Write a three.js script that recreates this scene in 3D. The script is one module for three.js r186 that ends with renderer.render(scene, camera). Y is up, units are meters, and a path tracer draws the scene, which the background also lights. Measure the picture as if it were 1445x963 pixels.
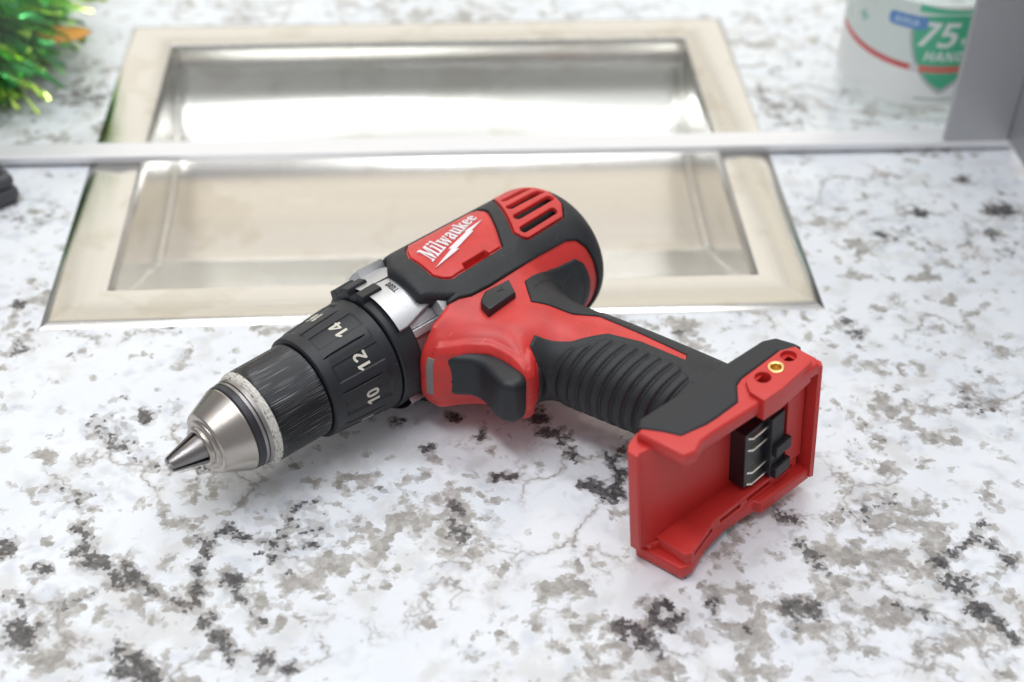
import * as THREE from 'three';
import { mergeGeometries, toCreasedNormals } from 'three/addons/utils/BufferGeometryUtils.js';
import { RoundedBoxGeometry } from 'three/addons/geometries/RoundedBoxGeometry.js';
import { FontLoader } from 'three/addons/loaders/FontLoader.js';
import { RectAreaLightUniformsLib } from 'three/addons/lights/RectAreaLightUniformsLib.js';

// ------------------------------------------------------------------ camera, light, exposure
const scene = new THREE.Scene();
const camera = new THREE.PerspectiveCamera(27.07, 1.5, 0.02, 30);
{
  const pitch = 0.69910, roll = 0.01638, cp = Math.cos(pitch), sp = Math.sin(pitch), cr = Math.cos(roll), sr = Math.sin(roll);
  const right = new THREE.Vector3(cr, sr * cp, -sr * sp), up = new THREE.Vector3(-sr, cr * cp, -cr * sp), back = new THREE.Vector3(0, sp, cp);
  camera.quaternion.setFromRotationMatrix(new THREE.Matrix4().makeBasis(right, up, back));
  camera.position.set(0, 0.4, 0);
  camera.focus = 0.548; camera.userData.fStop = 5.6;
}
RectAreaLightUniformsLib.init();
scene.background = new THREE.Color(0.28, 0.28, 0.29);          // the evenly lit room around
const LAMPS = [   // [x, y, z, width, height, looks at x, y, z, radiance, colour]
  [0.34, 1.80, -1.04, 1.10, 0.16, 0.02, 0, -0.45, 14.5, [0.97, 0.985, 1.0]],
  [-0.40, 1.80, -0.08, 1.00, 0.22, 0.05, 0, -0.5, 14, [0.95, 0.975, 1.0]],
  [0.0, 2.55, -0.3, 4.0, 2.6, 0, 0, -0.3001, 0.72, [0.98, 0.985, 1.0]],
  [0.0, 1.25, -3.6, 6.0, 1.9, 0, 1.0, -0.5, 0.94, [1.0, 0.925, 0.82]],
  [0.0, 3.30, -3.5, 6.0, 1.5, 0, 1.6, -0.5, 0.80, [1.0, 0.875, 0.69]],
];
for (const [x, y, z, w, h, tx, ty, tz, rad, c] of LAMPS) {
  const l = new THREE.RectAreaLight(new THREE.Color(...c), rad, w, h);
  l.position.set(x, y, z); l.lookAt(tx, ty, tz); scene.add(l);
}
const renderer = new THREE.WebGLRenderer({ antialias: true });
renderer.toneMapping = THREE.LinearToneMapping;
renderer.toneMappingExposure = 1.16;
renderer.shadowMap.enabled = true;

// ------------------------------------------------------------------ helpers
let seed = 7;
const rnd = () => { seed = (seed + 0x6d2b79f5) | 0; let t = Math.imul(seed ^ (seed >>> 15), 1 | seed); t = (t + Math.imul(t ^ (t >>> 7), 61 | t)) ^ t; return ((t ^ (t >>> 14)) >>> 0) / 4294967296; };
const PI = Math.PI, MM = 0.001;
const sstep = (a, b, x) => { const t = Math.min(1, Math.max(0, (x - a) / (b - a))); return t * t * (3 - 2 * t); };
const PERM = new Uint16Array(512); { const p = [...Array(256).keys()]; for (let i = 255; i > 0; i--) { const j = Math.floor(rnd() * (i + 1)); [p[i], p[j]] = [p[j], p[i]]; } for (let i = 0; i < 512; i++) PERM[i] = p[i & 255]; }
const GX = new Float32Array(256), GY = new Float32Array(256); for (let i = 0; i < 256; i++) { const a = rnd() * 2 * PI; GX[i] = Math.cos(a); GY[i] = Math.sin(a); }
function noise(x, y) {                              // gradient noise, about -0.7 .. 0.7
  const xi = Math.floor(x), yi = Math.floor(y), fx = x - xi, fy = y - yi, X = xi & 255, Y = yi & 255;
  const u = fx * fx * fx * (fx * (fx * 6 - 15) + 10), v = fy * fy * fy * (fy * (fy * 6 - 15) + 10);
  const a = PERM[PERM[X] + Y], b = PERM[PERM[X + 1] + Y], c = PERM[PERM[X] + Y + 1], d = PERM[PERM[X + 1] + Y + 1];
  const n00 = GX[a] * fx + GY[a] * fy, n10 = GX[b] * (fx - 1) + GY[b] * fy, n01 = GX[c] * fx + GY[c] * (fy - 1), n11 = GX[d] * (fx - 1) + GY[d] * (fy - 1);
  return (n00 + (n10 - n00) * u) * (1 - v) + (n01 + (n11 - n01) * u) * v;
}
const fbm = (x, y, o) => { let s = 0, a = 1; for (let i = 0; i < o; i++) { s += a * noise(x, y); x = x * 2.03 + 17.1; y = y * 2.03 - 9.7; a *= 0.52; } return s; };
function tex(w, h, fn, srgb = false) {              // fn(x, y) in pixels -> [r, g, b] 0..1
  const d = new Uint8Array(w * h * 4);
  for (let y = 0, i = 0; y < h; y++) for (let x = 0; x < w; x++, i += 4) {
    const c = fn(x, y); d[i] = Math.max(0, Math.min(255, c[0] * 255)); d[i + 1] = Math.max(0, Math.min(255, c[1] * 255)); d[i + 2] = Math.max(0, Math.min(255, c[2] * 255)); d[i + 3] = 255;
  }
  const t = new THREE.DataTexture(d, w, h); t.magFilter = THREE.LinearFilter; t.minFilter = THREE.LinearMipmapLinearFilter; t.generateMipmaps = true;
  t.wrapS = t.wrapT = THREE.MirroredRepeatWrapping; if (srgb) t.colorSpace = THREE.SRGBColorSpace; t.needsUpdate = true; return t;
}
function canvasTex(w, h, draw) {
  const c = document.createElement('canvas'); c.width = w; c.height = h; draw(c.getContext('2d'));
  const t = new THREE.CanvasTexture(c); t.colorSpace = THREE.SRGBColorSpace; return t;
}
const used = {};
const numbered = (n) => { const k = used[n] = (used[n] ?? -1) + 1; return k ? n + '_' + String(k).padStart(3, '0') : n; };
function mesh(name, geo, mat, parent) { const m = new THREE.Mesh(geo, mat); m.name = parent ? name : numbered(name); m.castShadow = m.receiveShadow = true; (parent ?? scene).add(m); return m; }
function thing(name, label, category, pos = [0, 0, 0], turn = 0) {
  const g = new THREE.Group(); g.name = numbered(name); g.position.set(...pos); g.rotation.y = turn; g.userData = { label, category }; scene.add(g); return g;
}
const structure = (o) => { o.userData.kind = 'structure'; return o; };
const mm = (g) => g.scale(MM, MM, MM);
// a plan outline [[x, z], ...] in millimetres, raised from y0 to y1 with rounded edges
function slab(pts, y0, y1, bevel = 0.6, holes = [], seg = 3) {
  const s = new THREE.Shape(pts.map(([x, z]) => new THREE.Vector2(x, -z)));
  for (const h of holes) s.holes.push(new THREE.Path(h.map(([x, z]) => new THREE.Vector2(x, -z))));
  const g = new THREE.ExtrudeGeometry(s, { depth: y1 - y0 - 2 * bevel, bevelEnabled: bevel > 0, bevelThickness: bevel, bevelSize: bevel, bevelOffset: -bevel, bevelSegments: seg, curveSegments: 12 });
  g.rotateX(-PI / 2); g.translate(0, y0 + bevel, 0);
  return mm(toCreasedNormals(g, 0.6));
}
const circle = (cx, cz, r, n = 28) => [...Array(n)].map((_, i) => [cx + r * Math.cos(i / n * 2 * PI), cz + r * Math.sin(i / n * 2 * PI)]);
const bx = (x0, x1, y0, y1, z0, z1, r = 0.4) => { const g = new RoundedBoxGeometry(x1 - x0, y1 - y0, z1 - z0, 2, r); g.translate((x0 + x1) / 2, (y0 + y1) / 2, (z0 + z1) / 2); return mm(g); };
// a body of revolution about the drill axis; segs = smooth runs of [x, r]; rf(x, r, theta) may shape the radius (theta from straight up towards the handle side)
function revolve(segs, nt = 96, rf = null) {
  const parts = segs.map((prof) => {
    const n = prof.length, P = [], UV = [], I = [];
    for (let j = 0; j <= nt; j++) {
      const th = PI + j / nt * 2 * PI, c = Math.cos(th), s = Math.sin(th);
      for (let i = 0; i < n; i++) { const [x, r0] = prof[i], r = rf ? rf(x, r0, Math.atan2(s, c)) : r0; P.push(x * MM, r * c * MM, r * s * MM); UV.push(x * MM, j / nt * 2 * PI * 0.02); }
    }
    for (let j = 0; j < nt; j++) for (let i = 0; i < n - 1; i++) { const a = j * n + i, b = a + 1, d = a + n, e = d + 1; I.push(a, d, b, b, d, e); }
    const g = new THREE.BufferGeometry();
    g.setAttribute('position', new THREE.Float32BufferAttribute(P, 3)); g.setAttribute('uv', new THREE.Float32BufferAttribute(UV, 2)); g.setIndex(I); g.computeVertexNormals();
    const N = g.attributes.normal;
    for (let i = 0; i < n; i++) { const a = i, b = nt * n + i, v = new THREE.Vector3(N.getX(a) + N.getX(b), N.getY(a) + N.getY(b), N.getZ(a) + N.getZ(b)).normalize(); N.setXYZ(a, v.x, v.y, v.z); N.setXYZ(b, v.x, v.y, v.z); }
    return g;
  });
  return mergeGeometries(parts);
}
const span = (x0, r0, x1, r1, n) => [...Array(n + 1)].map((_, i) => [x0 + (x1 - x0) * i / n, r0 + (r1 - r0) * i / n]);
const wrapGeo = (g, map) => { const p = g.attributes.position; for (let i = 0; i < p.count; i++) { const [x, y, z] = map(p.getX(i), p.getY(i), p.getZ(i)); p.setXYZ(i, x * MM, y * MM, z * MM); } return toCreasedNormals(g, 0.5); };

// ------------------------------------------------------------------ materials
const std = (o) => new THREE.MeshPhysicalMaterial(o);
const rgb = (r, g, b) => new THREE.Color().setRGB(r, g, b);
const grain = tex(512, 512, (x, y) => { const v = 0.5 + 0.35 * noise(x / 2.1, y / 2.1) + 0.3 * noise(x / 5.3 + 40, y / 5.3); return [v, v, v]; });
const grainOf = (metres) => { const t = grain.clone(); t.repeat.set(1 / metres, 1 / metres); t.needsUpdate = true; return t; };
// wear: mostly even, some fine pale scratches and rubbed spots
function wearMap(base, scratch, count, len, blot) {
  const n = 768, a = new Float32Array(n * n);
  for (let k = 0; k < count; k++) {
    let x = rnd() * n, y = rnd() * n, d = rnd() * 2 * PI; const L = len * (0.3 + rnd()), s = 0.25 + 0.75 * rnd();
    for (let i = 0; i < L; i++) { x += Math.cos(d); y += Math.sin(d); d += (rnd() - 0.5) * 0.08; for (const [ox, oy, k] of [[0, 0, 1], [1, 0, 0.9], [0, 1, 0.9], [1, 1, 0.6], [2, 1, 0.4]]) { const q = ((Math.floor(y) + oy + 4 * n) % n) * n + ((Math.floor(x) + ox + 4 * n) % n); a[q] = Math.max(a[q], s * k * Math.sin(PI * i / L)); } }
  }
  return tex(n, n, (x, y) => { const s = a[y * n + x], b = 1 + blot * fbm(x / 60, y / 60, 4) + blot * 0.6 * noise(x / 3, y / 3), m = sstep(0.42, 0.6, fbm(x / 25 + 90, y / 25, 4)) * blot; return [0, 1, 2].map((i) => { const c = base[i] * b; return c + (scratch[i] - c) * Math.min(1, 0.62 * s * s + m * 0.6); }); }, true);
}
const put = (t, metres) => { t.repeat.set(1 / metres, 1 / metres); return t; };
const M = {
  red: std({ map: put(wearMap([0.80, 0.205, 0.19], [0.90, 0.56, 0.53], 90, 60, 0.07), 0.09), roughness: 0.40, bumpMap: grainOf(0.04), bumpScale: 0.00003 }),
  rubber: std({ map: put(wearMap([0.128, 0.136, 0.152], [0.46, 0.46, 0.45], 70, 46, 0.16), 0.09), roughness: 0.56, bumpMap: grainOf(0.03), bumpScale: 0.00004 }),
  black: std({ map: put(wearMap([0.125, 0.135, 0.155], [0.46, 0.46, 0.47], 44, 40, 0.08), 0.08), roughness: 0.48, bumpMap: grainOf(0.04), bumpScale: 0.00002 }),
  blackGloss: std({ color: rgb(0.014, 0.016, 0.021), roughness: 0.3 }),
  plastic: std({ color: rgb(0.018, 0.018, 0.020), roughness: 0.6 }),  // near-black: painted shade behind the vents, also switch arrow and stamped marks
  logo: std({ color: rgb(0.80, 0.74, 0.76), roughness: 0.45 }),
  digits: std({ color: rgb(0.66, 0.63, 0.55), roughness: 0.6 }),
  greyStrip: std({ color: rgb(0.22, 0.20, 0.20), roughness: 0.55 }),
  brass: std({ color: rgb(0.86, 0.62, 0.27), roughness: 0.28, metalness: 1 }),
  blade: std({ color: rgb(0.88, 0.84, 0.74), roughness: 0.3, metalness: 1 }),
};
const streaks = tex(512, 1024, (x, y) => { const v = 0.5 + 0.42 * noise(x / 260, y / 2.2) + 0.25 * noise(x / 120 + 9, y / 5.1); return [v, v, v]; });
const streakOf = (u, v) => { const t = streaks.clone(); t.repeat.set(1 / u, 1 / v); t.needsUpdate = true; return t; };
const turned = tex(1024, 256, (x, y) => { const v = 0.5 + 0.4 * noise(x / 2.4, y / 160) + 0.2 * noise(x / 6 + 9, y / 90); return [v, v, v]; });
M.nickel = std({ color: rgb(0.50, 0.46, 0.42), metalness: 1, roughness: 0.27, bumpMap: (() => { const t = turned.clone(); t.repeat.set(1 / 0.05, 1 / 0.05); t.needsUpdate = true; return t; })(), bumpScale: 0.00003 });
M.jaw = std({ color: rgb(0.29, 0.275, 0.275), metalness: 1, roughness: 0.33, bumpMap: grainOf(0.02), bumpScale: 0.00005 });
M.ringDark = std({ color: rgb(0.06, 0.06, 0.068), metalness: 0.7, roughness: 0.38, bumpMap: turned, bumpScale: 0.0001 });
M.wornGrey = std({ color: rgb(0.34, 0.32, 0.31), metalness: 0.85, roughness: 0.36 });
M.cast = std({ color: rgb(0.56, 0.565, 0.58), metalness: 0.9, roughness: 0.40, bumpMap: grainOf(0.025), bumpScale: 0.00008 });
M.castDark = std({ color: rgb(0.36, 0.35, 0.35), metalness: 0.9, roughness: 0.36, bumpMap: grainOf(0.02), bumpScale: 0.00008 });
// ---- drill housing as a distance field, millimetres: x from the nose to the rear, y up (across the drill), z from the motor axis towards the battery foot
const hyp = Math.hypot, clampf = (x, a, b) => x < a ? a : x > b ? b : x, mixf = (a, b, t) => a + (b - a) * t;
const smin = (a, b, k) => { const h = Math.max(k - Math.abs(a - b), 0) / k; return Math.min(a, b) - h * h * k / 4; };
function sdPoly(poly, x, z) {                       // signed distance to a closed polygon, negative inside
  let d = 1e9, s = 1;
  for (let i = 0, n = poly.length, j = n - 1; i < n; j = i++) {
    const [ax, az] = poly[i], [bx, bz] = poly[j], ex = bx - ax, ez = bz - az, wx = x - ax, wz = z - az;
    const t = clampf((wx * ex + wz * ez) / (ex * ex + ez * ez), 0, 1), dx = wx - ex * t, dz = wz - ez * t, q = dx * dx + dz * dz;
    if (q < d) d = q;
    const c1 = z >= az, c2 = z < bz, c3 = ex * wz > ez * wx;
    if ((c1 && c2 && c3) || (!c1 && !c2 && !c3)) s = -s;
  }
  return s * Math.sqrt(d);
}
function smoothed(poly, n) {                         // closed outline rounded through its own corners
  const out = [], m = poly.length;
  for (let i = 0; i < m; i++) { const [a, b, c, d] = [0, 1, 2, 3].map((k) => poly[(i + k) % m]);
    for (let k = 0; k < n; k++) { const t = k / n, B = [(1 - t) ** 3, 3 * t ** 3 - 6 * t * t + 4, -3 * t ** 3 + 3 * t * t + 3 * t + 1, t ** 3];
      out.push([0, 1].map((q) => 0.55 * (B[0] * a[q] + B[1] * b[q] + B[2] * c[q] + B[3] * d[q]) / 6 + 0.45 * (b[q] + (c[q] - b[q]) * t))); } }
  return out;
}
const AXZ = 1.5, CANR = 30.1, CANX = 185.5;
function sdCan(x, y, z) {
  const zr = z - AXZ, r = hyp(y, zr), xs = x - 0.066 * zr, R = 14;
  const qx = xs - (CANX - R), qr = r - (CANR - R);
  let d = Math.max(qx, qr) < 0 ? Math.max(qx, qr) - R : Math.pow(Math.pow(Math.max(qx, 0), 2.3) + Math.pow(Math.max(qr, 0), 2.3), 1 / 2.3) - R;
  return Math.max(d, 92 - x);
}
const PISTOL = smoothed([[112, 4], [100, 10], [88, 14], [84, 20], [83, 27], [85, 33], [90, 36.5], [95.5, 39.5], [101, 45], [103, 54], [102, 64], [109, 66], [114, 58], [138, 56], [150, 36], [158, 5]], 4);
function sdPistol(x, y, z) {
  const rr = 15, T = 20.5 + 5 * clampf((34 - z) / 20, 0, 1) * clampf((x - 95) / 20, 0, 1) - 1.5 * clampf((z - 45) / 20, 0, 1);
  const d2 = sdPoly(PISTOL, x, z) + rr, dy = Math.abs(y) - (T - rr);
  return Math.min(Math.max(d2, dy), 0) + hyp(Math.max(d2, 0), Math.max(dy, 0)) - rr;
}
const HA = [132, 38], HB = [154.5, 126];
function sdHandle(x, y, z) {
  const dx = HB[0] - HA[0], dz = HB[1] - HA[1], L = hyp(dx, dz), ux = dx / L, uz = dz / L;
  const s = (x - HA[0]) * ux + (z - HA[1]) * uz, u = (x - HA[0]) * uz - (z - HA[1]) * ux, t = clampf(s / L, 0, 1);
  const a = mixf(19.5, 18.3, t) + 1.5 * Math.sin(t * 3.14), b = mixf(17, 15.5, t), p = 2.25;
  const q = Math.pow(Math.pow(Math.abs(u / a), p) + Math.pow(Math.abs(y / b), p), 1 / p);
  return Math.max((q - 1) * 16.5, -s - 6, s - L - 6);
}
const unroll = (y, z) => 30 * Math.atan2(z - AXZ, Math.abs(y));     // millimetres round the motor can, 0 on the side, positive towards the handle
function sdBody(x, y, z) {
  let d = smin(smin(sdCan(x, y, z), sdPistol(x, y, z), 7), sdHandle(x, y, z), 8);
  if (x < 114) {                                                    // the can stops short of the gear case, on a slant towards the handle
    const s = unroll(y, z), front = 94.5 + 16.5 * clampf((s - 13) / 9.5, 0, 1) + 11 * clampf((-6 - s) / 16, 0, 1), line = 24.2 - 7.2 * clampf((x - 87) / 24, 0, 1) ** 1.6;
    d = -smin(-d, -Math.min(front - x, line - z), 2.4);
  }
  return d;
}
// ---- end of field
// ------------------------------------------------------------------ granite counter
// patch centres [x, z, radius] in millimetres on the counter
const DARK = [[-162, -362, 3.2], [-157, -352, 5.2], [-151, -345, 4.1], [-139, -340, 5.4], [-129, -333, 3.0], [-120, -328, 3.0], [-113, -324, 3.0], [-107, -320, 4.6], [-102, -313, 4.5], [-96, -307, 3.2], [-129, -298, 5.8], [-123, -293, 5.1], [-135, -305, 2.9], [-170, -310, 6.0], [-174, -317, 3.4], [-187, -351, 4.2], [-170, -341, 3.1], [-115, -358, 3.1], [-106, -362, 4.1], [-100, -358, 2.7], [-113, -347, 2.7], [-111, -331, 3.0], [-101, -336, 4.3], [-98, -328, 2.6], [-84, -303, 3.8], [-74, -299, 2.8], [11, -427, 5.9], [15, -418, 5.1], [21, -414, 4.3], [24, -406, 2.9], [-12, -416, 3.2], [-24, -426, 2.9], [-47, -423, 3.3], [-34, -408, 2.5], [0, -393, 2.8], [-5, -392, 2.1], [40, -403, 3.2], [44, -396, 3.2], [31, -389, 3.5], [36, -387, 4.2], [41, -384, 4.2], [-21, -377, 2.8], [-19, -373, 2.4], [48, -313, 4.5], [52, -310, 4.5], [41, -319, 4.5], [46, -318, 3.2], [59, -323, 3.2], [56, -331, 2.6], [73, -332, 3.3], [105, -374, 4.9], [109, -372, 2.8], [110, -361, 4.1], [113, -354, 4.1], [102, -330, 5.3], [108, -331, 4.6], [180, -373, 4.3], [182, -361, 3.6], [176, -370, 2.9], [186, -354, 3.5], [165, -343, 4.8], [160, -353, 3.1], [172, -330, 3.1], [-213, -466, 5.7], [-214, -462, 3.6], [-222, -496, 3.4], [241, -584, 6.5], [230, -610, 4.3], [152, -485, 5.7], [150, -493, 4.1], [-81, -418, 3.7], [-77, -420, 2.9], [-84, -420, 2.6], [-49, -385, 2.8], [-150, -423, 2.6], [-190, -462, 2.4], [-141, -614, 2.3], [201, -580, 3.7], [177, -561, 2.7], [74, -483, 2.8]];
const TAUPE = [[74, -483, 10.3], [79, -478, 7.9], [-35, -367, 8.8], [-26, -365, 8.8], [-42, -363, 8.1], [-47, -359, 6.7], [-21, -376, 7.6], [-25, -358, 8.1], [-14, -367, 6.1], [-72, -345, 6.7], [-66, -348, 4.7], [-68, -333, 3.3], [-109, -310, 3.2], [-119, -307, 2.9], [-18, -386, 6.3], [102, -325, 11.2], [110, -327, 9.9], [94, -319, 8.5], [86, -314, 7.1], [101, -319, 6.5], [120, -359, 8.3], [127, -353, 8.9], [138, -353, 6.2], [116, -349, 4.8], [159, -366, 6.4], [147, -373, 8.5], [159, -378, 7.2], [144, -386, 5.0], [88, -335, 4.0], [26, -334, 6.5], [19, -337, 4.6], [24, -324, 5.2], [-3, -333, 3.9], [0, -323, 3.9], [11, -330, 4.5], [143, -434, 8.4], [147, -426, 6.0], [155, -443, 5.4], [176, -418, 5.3], [84, -300, 5.7], [141, -305, 3.9], [-158, -402, 4.4], [-121, -383, 7.1], [-139, -379, 5.7], [-123, -365, 5.6], [-186, -401, 5.2], [-171, -410, 3.4], [-66, -389, 4.9], [-60, -381, 4.2], [212, -482, 5.8], [197, -512, 5.1], [166, -501, 5.0], [-95, -398, 2.9], [-215, -550, 4.0], [-237, -567, 4.1], [148, -572, 4.0], [197, -444, 4.7], [135, -326, 6.0], [159, -317, 5.3]];
const VEINS = [[[-162, -364], [-157, -352], [-149, -344], [-139, -340], [-129, -333], [-120, -328], [-113, -325], [-107, -318], [-100, -310], [-94, -303]], [[-101, -359], [-106, -362], [-111, -359], [-113, -347], [-113, -334], [-112, -327]], [[-135, -307], [-132, -299], [-127, -295], [-120, -290]], [[10, -433], [13, -423], [23, -411], [27, -402]], [[110, -363], [111, -355], [119, -345]], [[165, -355], [174, -363], [182, -371]], [[44, -317], [49, -313], [54, -304]], [[52, -325], [59, -318]], [[-101, -339], [-94, -325], [-86, -317]], [[38, -407], [43, -396], [45, -387]], [[167, -330], [175, -324], [181, -313]], [[-21, -369], [-17, -356]]];

const GS = 2048, GW = 800, GX0 = -400, GZ0 = -900;        // the slab's pattern covers 0.8 m, then mirrors
const graniteColor = (() => {
  const infl = (list, grow) => {                          // smooth influence of hand-placed patches on a coarse grid
    const n = 401, a = new Float32Array(n * n);
    for (const [cx, cz, r0] of list) { const r = r0 * grow, R = r * 2;
      for (let j = Math.max(0, Math.floor((cz - R - GZ0) / 2)); j <= Math.min(n - 1, (cz + R - GZ0) / 2); j++) for (let i = Math.max(0, Math.floor((cx - R - GX0) / 2)); i <= Math.min(n - 1, (cx + R - GX0) / 2); i++) {
        const d = hyp(GX0 + i * 2 - cx, GZ0 + j * 2 - cz) / r; a[j * n + i] = Math.max(a[j * n + i], 1 - sstep(0.2, 1.9, d)); } }
    return (x, z) => { const fx = Math.min(399, Math.max(0, (x - GX0) / 2)), fz = Math.min(399, Math.max(0, (z - GZ0) / 2)), i = fx | 0, j = fz | 0, u = fx - i, v = fz - j, k = j * n + i; return (a[k] * (1 - u) + a[k + 1] * u) * (1 - v) + (a[k + n] * (1 - u) + a[k + n + 1] * u) * v; };
  };
  const veins = VEINS.flatMap((v) => v.slice(1).flatMap(([x, z], i) => { const [a, b] = v[i], n = Math.ceil(hyp(x - a, z - b) / 1.6); return [...Array(n)].map((_, k) => [a + (x - a) * k / n + (rnd() - 0.5) * 2.4, b + (z - b) * k / n + (rnd() - 0.5) * 2.4, 1.2 + 1.7 * rnd()]); }));
  const dk = infl([...DARK.map(([x, z, r]) => [x, z, r * 1.1]), ...veins], 1.0), tp = infl(TAUPE, 1.1);
  // crystals: jittered cells, each wholly one mineral, so that patches get angular, crisp edges
  const field = (x, z) => 0.36 * noise(x / 19 + 31, z / 19) + 0.60 * noise(x / 9 + 7, z / 9) + 0.48 * noise(x / 4.6 + 17, z / 4.6 + 60) + 0.34 * fbm(x / 95 + 3, z / 95 - 8, 2) + 0.27 * tp(x, z);
  const dfield = (x, z) => { const c2 = fbm(x / 60 - 23, z / 60 + 12, 2), v = Math.max(0, 1 - Math.abs(fbm(x / 80 + 5, z / 80 + 66, 2)) * 9) * sstep(-0.2, 0.3, c2); return 0.34 * noise(x / 9 + 7, z / 9) + 0.42 * noise(x / 4.2 + 17, z / 4.2 + 60) + 0.30 * noise(x / 2.2 + 70, z / 2.2) + 0.80 * dk(x, z) + 0.40 * v + 0.40 * c2; };
  const cells = (size, f, jit) => {
    const n = Math.ceil(GW / size) + 3, X = new Float32Array(n * n), Z = new Float32Array(n * n), F = new Float32Array(n * n), H = new Float32Array(n * n);
    for (let j = 0; j < n; j++) for (let i = 0; i < n; i++) { const k = j * n + i; X[k] = GX0 + (i - 1 + rnd()) * size; Z[k] = GZ0 + (j - 1 + rnd()) * size; H[k] = rnd(); F[k] = f(X[k], Z[k]) + jit * (rnd() - 0.5); }
    return { at: (x, z) => { const ci = Math.floor((x - GX0) / size) + 1, cj = Math.floor((z - GZ0) / size) + 1; let d = 1e9, b = 0; for (let j = Math.max(0, cj - 1); j <= Math.min(n - 1, cj + 1); j++) for (let i = Math.max(0, ci - 1); i <= Math.min(n - 1, ci + 1); i++) { const k = j * n + i, q = (X[k] - x) ** 2 + (Z[k] - z) ** 2; if (q < d) { d = q; b = k; } } return b; }, F, H };
  };
  const big = cells(2.5, field, 0.20), small = cells(1.25, field, 0.30), mica = cells(1.15, dfield, 0.34), flake = cells(2.3, dfield, 0.22);
  return tex(GS, GS, (px, py) => {
    const x0 = GX0 + (px + 0.5) / GS * GW, z0 = GZ0 + (py + 0.5) / GS * GW;
    const f1 = noise(x0 / 0.9, z0 / 0.9), f2 = noise(x0 / 2.0 + 9, z0 / 2.0), ux = noise(x0 / 2.6 + 5, z0 / 2.6), uz = noise(x0 / 2.6 - 7, z0 / 2.6 + 3);
    const sh = 2.2 * noise((x0 * 0.8 + z0 * 0.5) / 11 + 40, (z0 * 0.8 - x0 * 0.5) / 5.5), x = x0 + 0.8 * ux + 0.3 * f1 + sh * 0.85, z = z0 + 0.8 * uz + 0.3 * f2 + sh * 0.5, wx = x0 + 5 * noise(x0 / 24, z0 / 24), wz = z0 + 5 * noise(x0 / 24 + 50, z0 / 24 + 31);
    const cl = fbm(x0 / 95 + 3, z0 / 95 - 8, 2), cl2 = fbm(x0 / 60 - 23, z0 / 60 + 12, 2);
    const streak = noise((x0 + z0 * 0.35) / 7 + 3, (z0 - x0 * 0.35) / 1.0);
    const m = 0.5 + 0.5 * fbm(wx / 30 + 80, wz / 30, 3), q = 0.5 + 0.5 * fbm(wx / 70 - 40, wz / 70 + 9, 2);
    // white ground with faint milky and bluish clouds
    let r = 0.890 + 0.045 * m - 0.018 * q + 0.008 * f2, g = 0.902 + 0.040 * m - 0.006 * q + 0.008 * f2, b = 0.924 + 0.026 * m + 0.004 * q + 0.008 * f2;
    const mixin = (t, c) => { r += (c[0] - r) * t; g += (c[1] - g) * t; b += (c[2] - b) * t; };
    mixin(0.52 * sstep(0.02, 0.50, 0.7 * noise(wx / 18 + 31, wz / 18) + 0.5 * noise(wx / 8 + 7, wz / 8) + 0.2 * f2 + 0.45 * cl), [0.80, 0.795, 0.785]);
    mixin(0.62 * sstep(0.04, 0.5, 0.6 * noise(wx / 12 - 90, wz / 12 + 4) + 0.5 * noise(x / 5 + 33, z / 5 - 71) + 0.35 * cl2), [0.79, 0.81, 0.845]);
    // taupe crystals, broad and small
    for (const [C, th, w] of [[small, 0.31, 0.60], [big, 0.335, 0.74]]) {
      const k = C.at(x, z), t = C.F[k]; if (t < th - 0.1) continue;
      const tt = 0.60 + 0.12 * (C.H[k] - 0.5) + 0.04 * streak + 0.03 * f1 + 0.06 * noise(x / 6 + 70, z / 6);
      mixin(sstep(th - 0.1, th + 0.06, t) * (w - 0.34 * C.H[k]) , [tt, tt * 0.968, tt * 0.926]);
    }
    // thin branching veinlets
    const rg = Math.abs(noise(wx / 34 + 3, wz / 34) + 0.5 * noise(x / 13 + 8, z / 13 + 20) + 0.14 * ux), rm = sstep(0.0, 0.30, noise(x0 / 42 - 60, z0 / 42 + 11) + 0.4 * cl2);
    mixin(0.80 * (1 - sstep(0.012, 0.050, rg)) * rm * (0.45 + 0.55 * sstep(-0.2, 0.3, f2 + 0.4 * ux)), [0.46, 0.445, 0.44]);
    mixin(0.35 * (1 - sstep(0.02, 0.16, rg)) * rm, [0.72, 0.70, 0.68]);
    // dark mica flakes in a grey halo
    const k1 = flake.at(x, z), d1 = flake.F[k1];
    mixin(0.62 * sstep(0.28, 0.58, d1) * (0.55 + 0.45 * flake.H[k1]), [0.60, 0.585, 0.575]);
    const k2 = mica.at(x, z), d2 = mica.F[k2], dt = 0.30 + 0.16 * (mica.H[k2] - 0.4) + 0.05 * f1 + 0.04 * streak;
    mixin(0.86 * sstep(0.55, 0.76, d2), [dt * 1.0, dt * 0.985, dt * 1.0]);
    mixin(0.5 * sstep(0.92, 1.2, d2), [0.19, 0.185, 0.20]);
    return [r, g, b];
  }, true);
})();
const granite = std({ map: graniteColor, roughness: 0.12, clearcoat: 0.0, specularIntensity: 1.0, bumpMap: grainOf(0.2), bumpScale: 0.00002 });
const TRAY = { x: -0.0428, z: -0.6301, turn: 0.0672, W: 0.1701, D: 0.13546, rim: 0.0217, skirt: 0.0051, h: 0.0017 };
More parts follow.
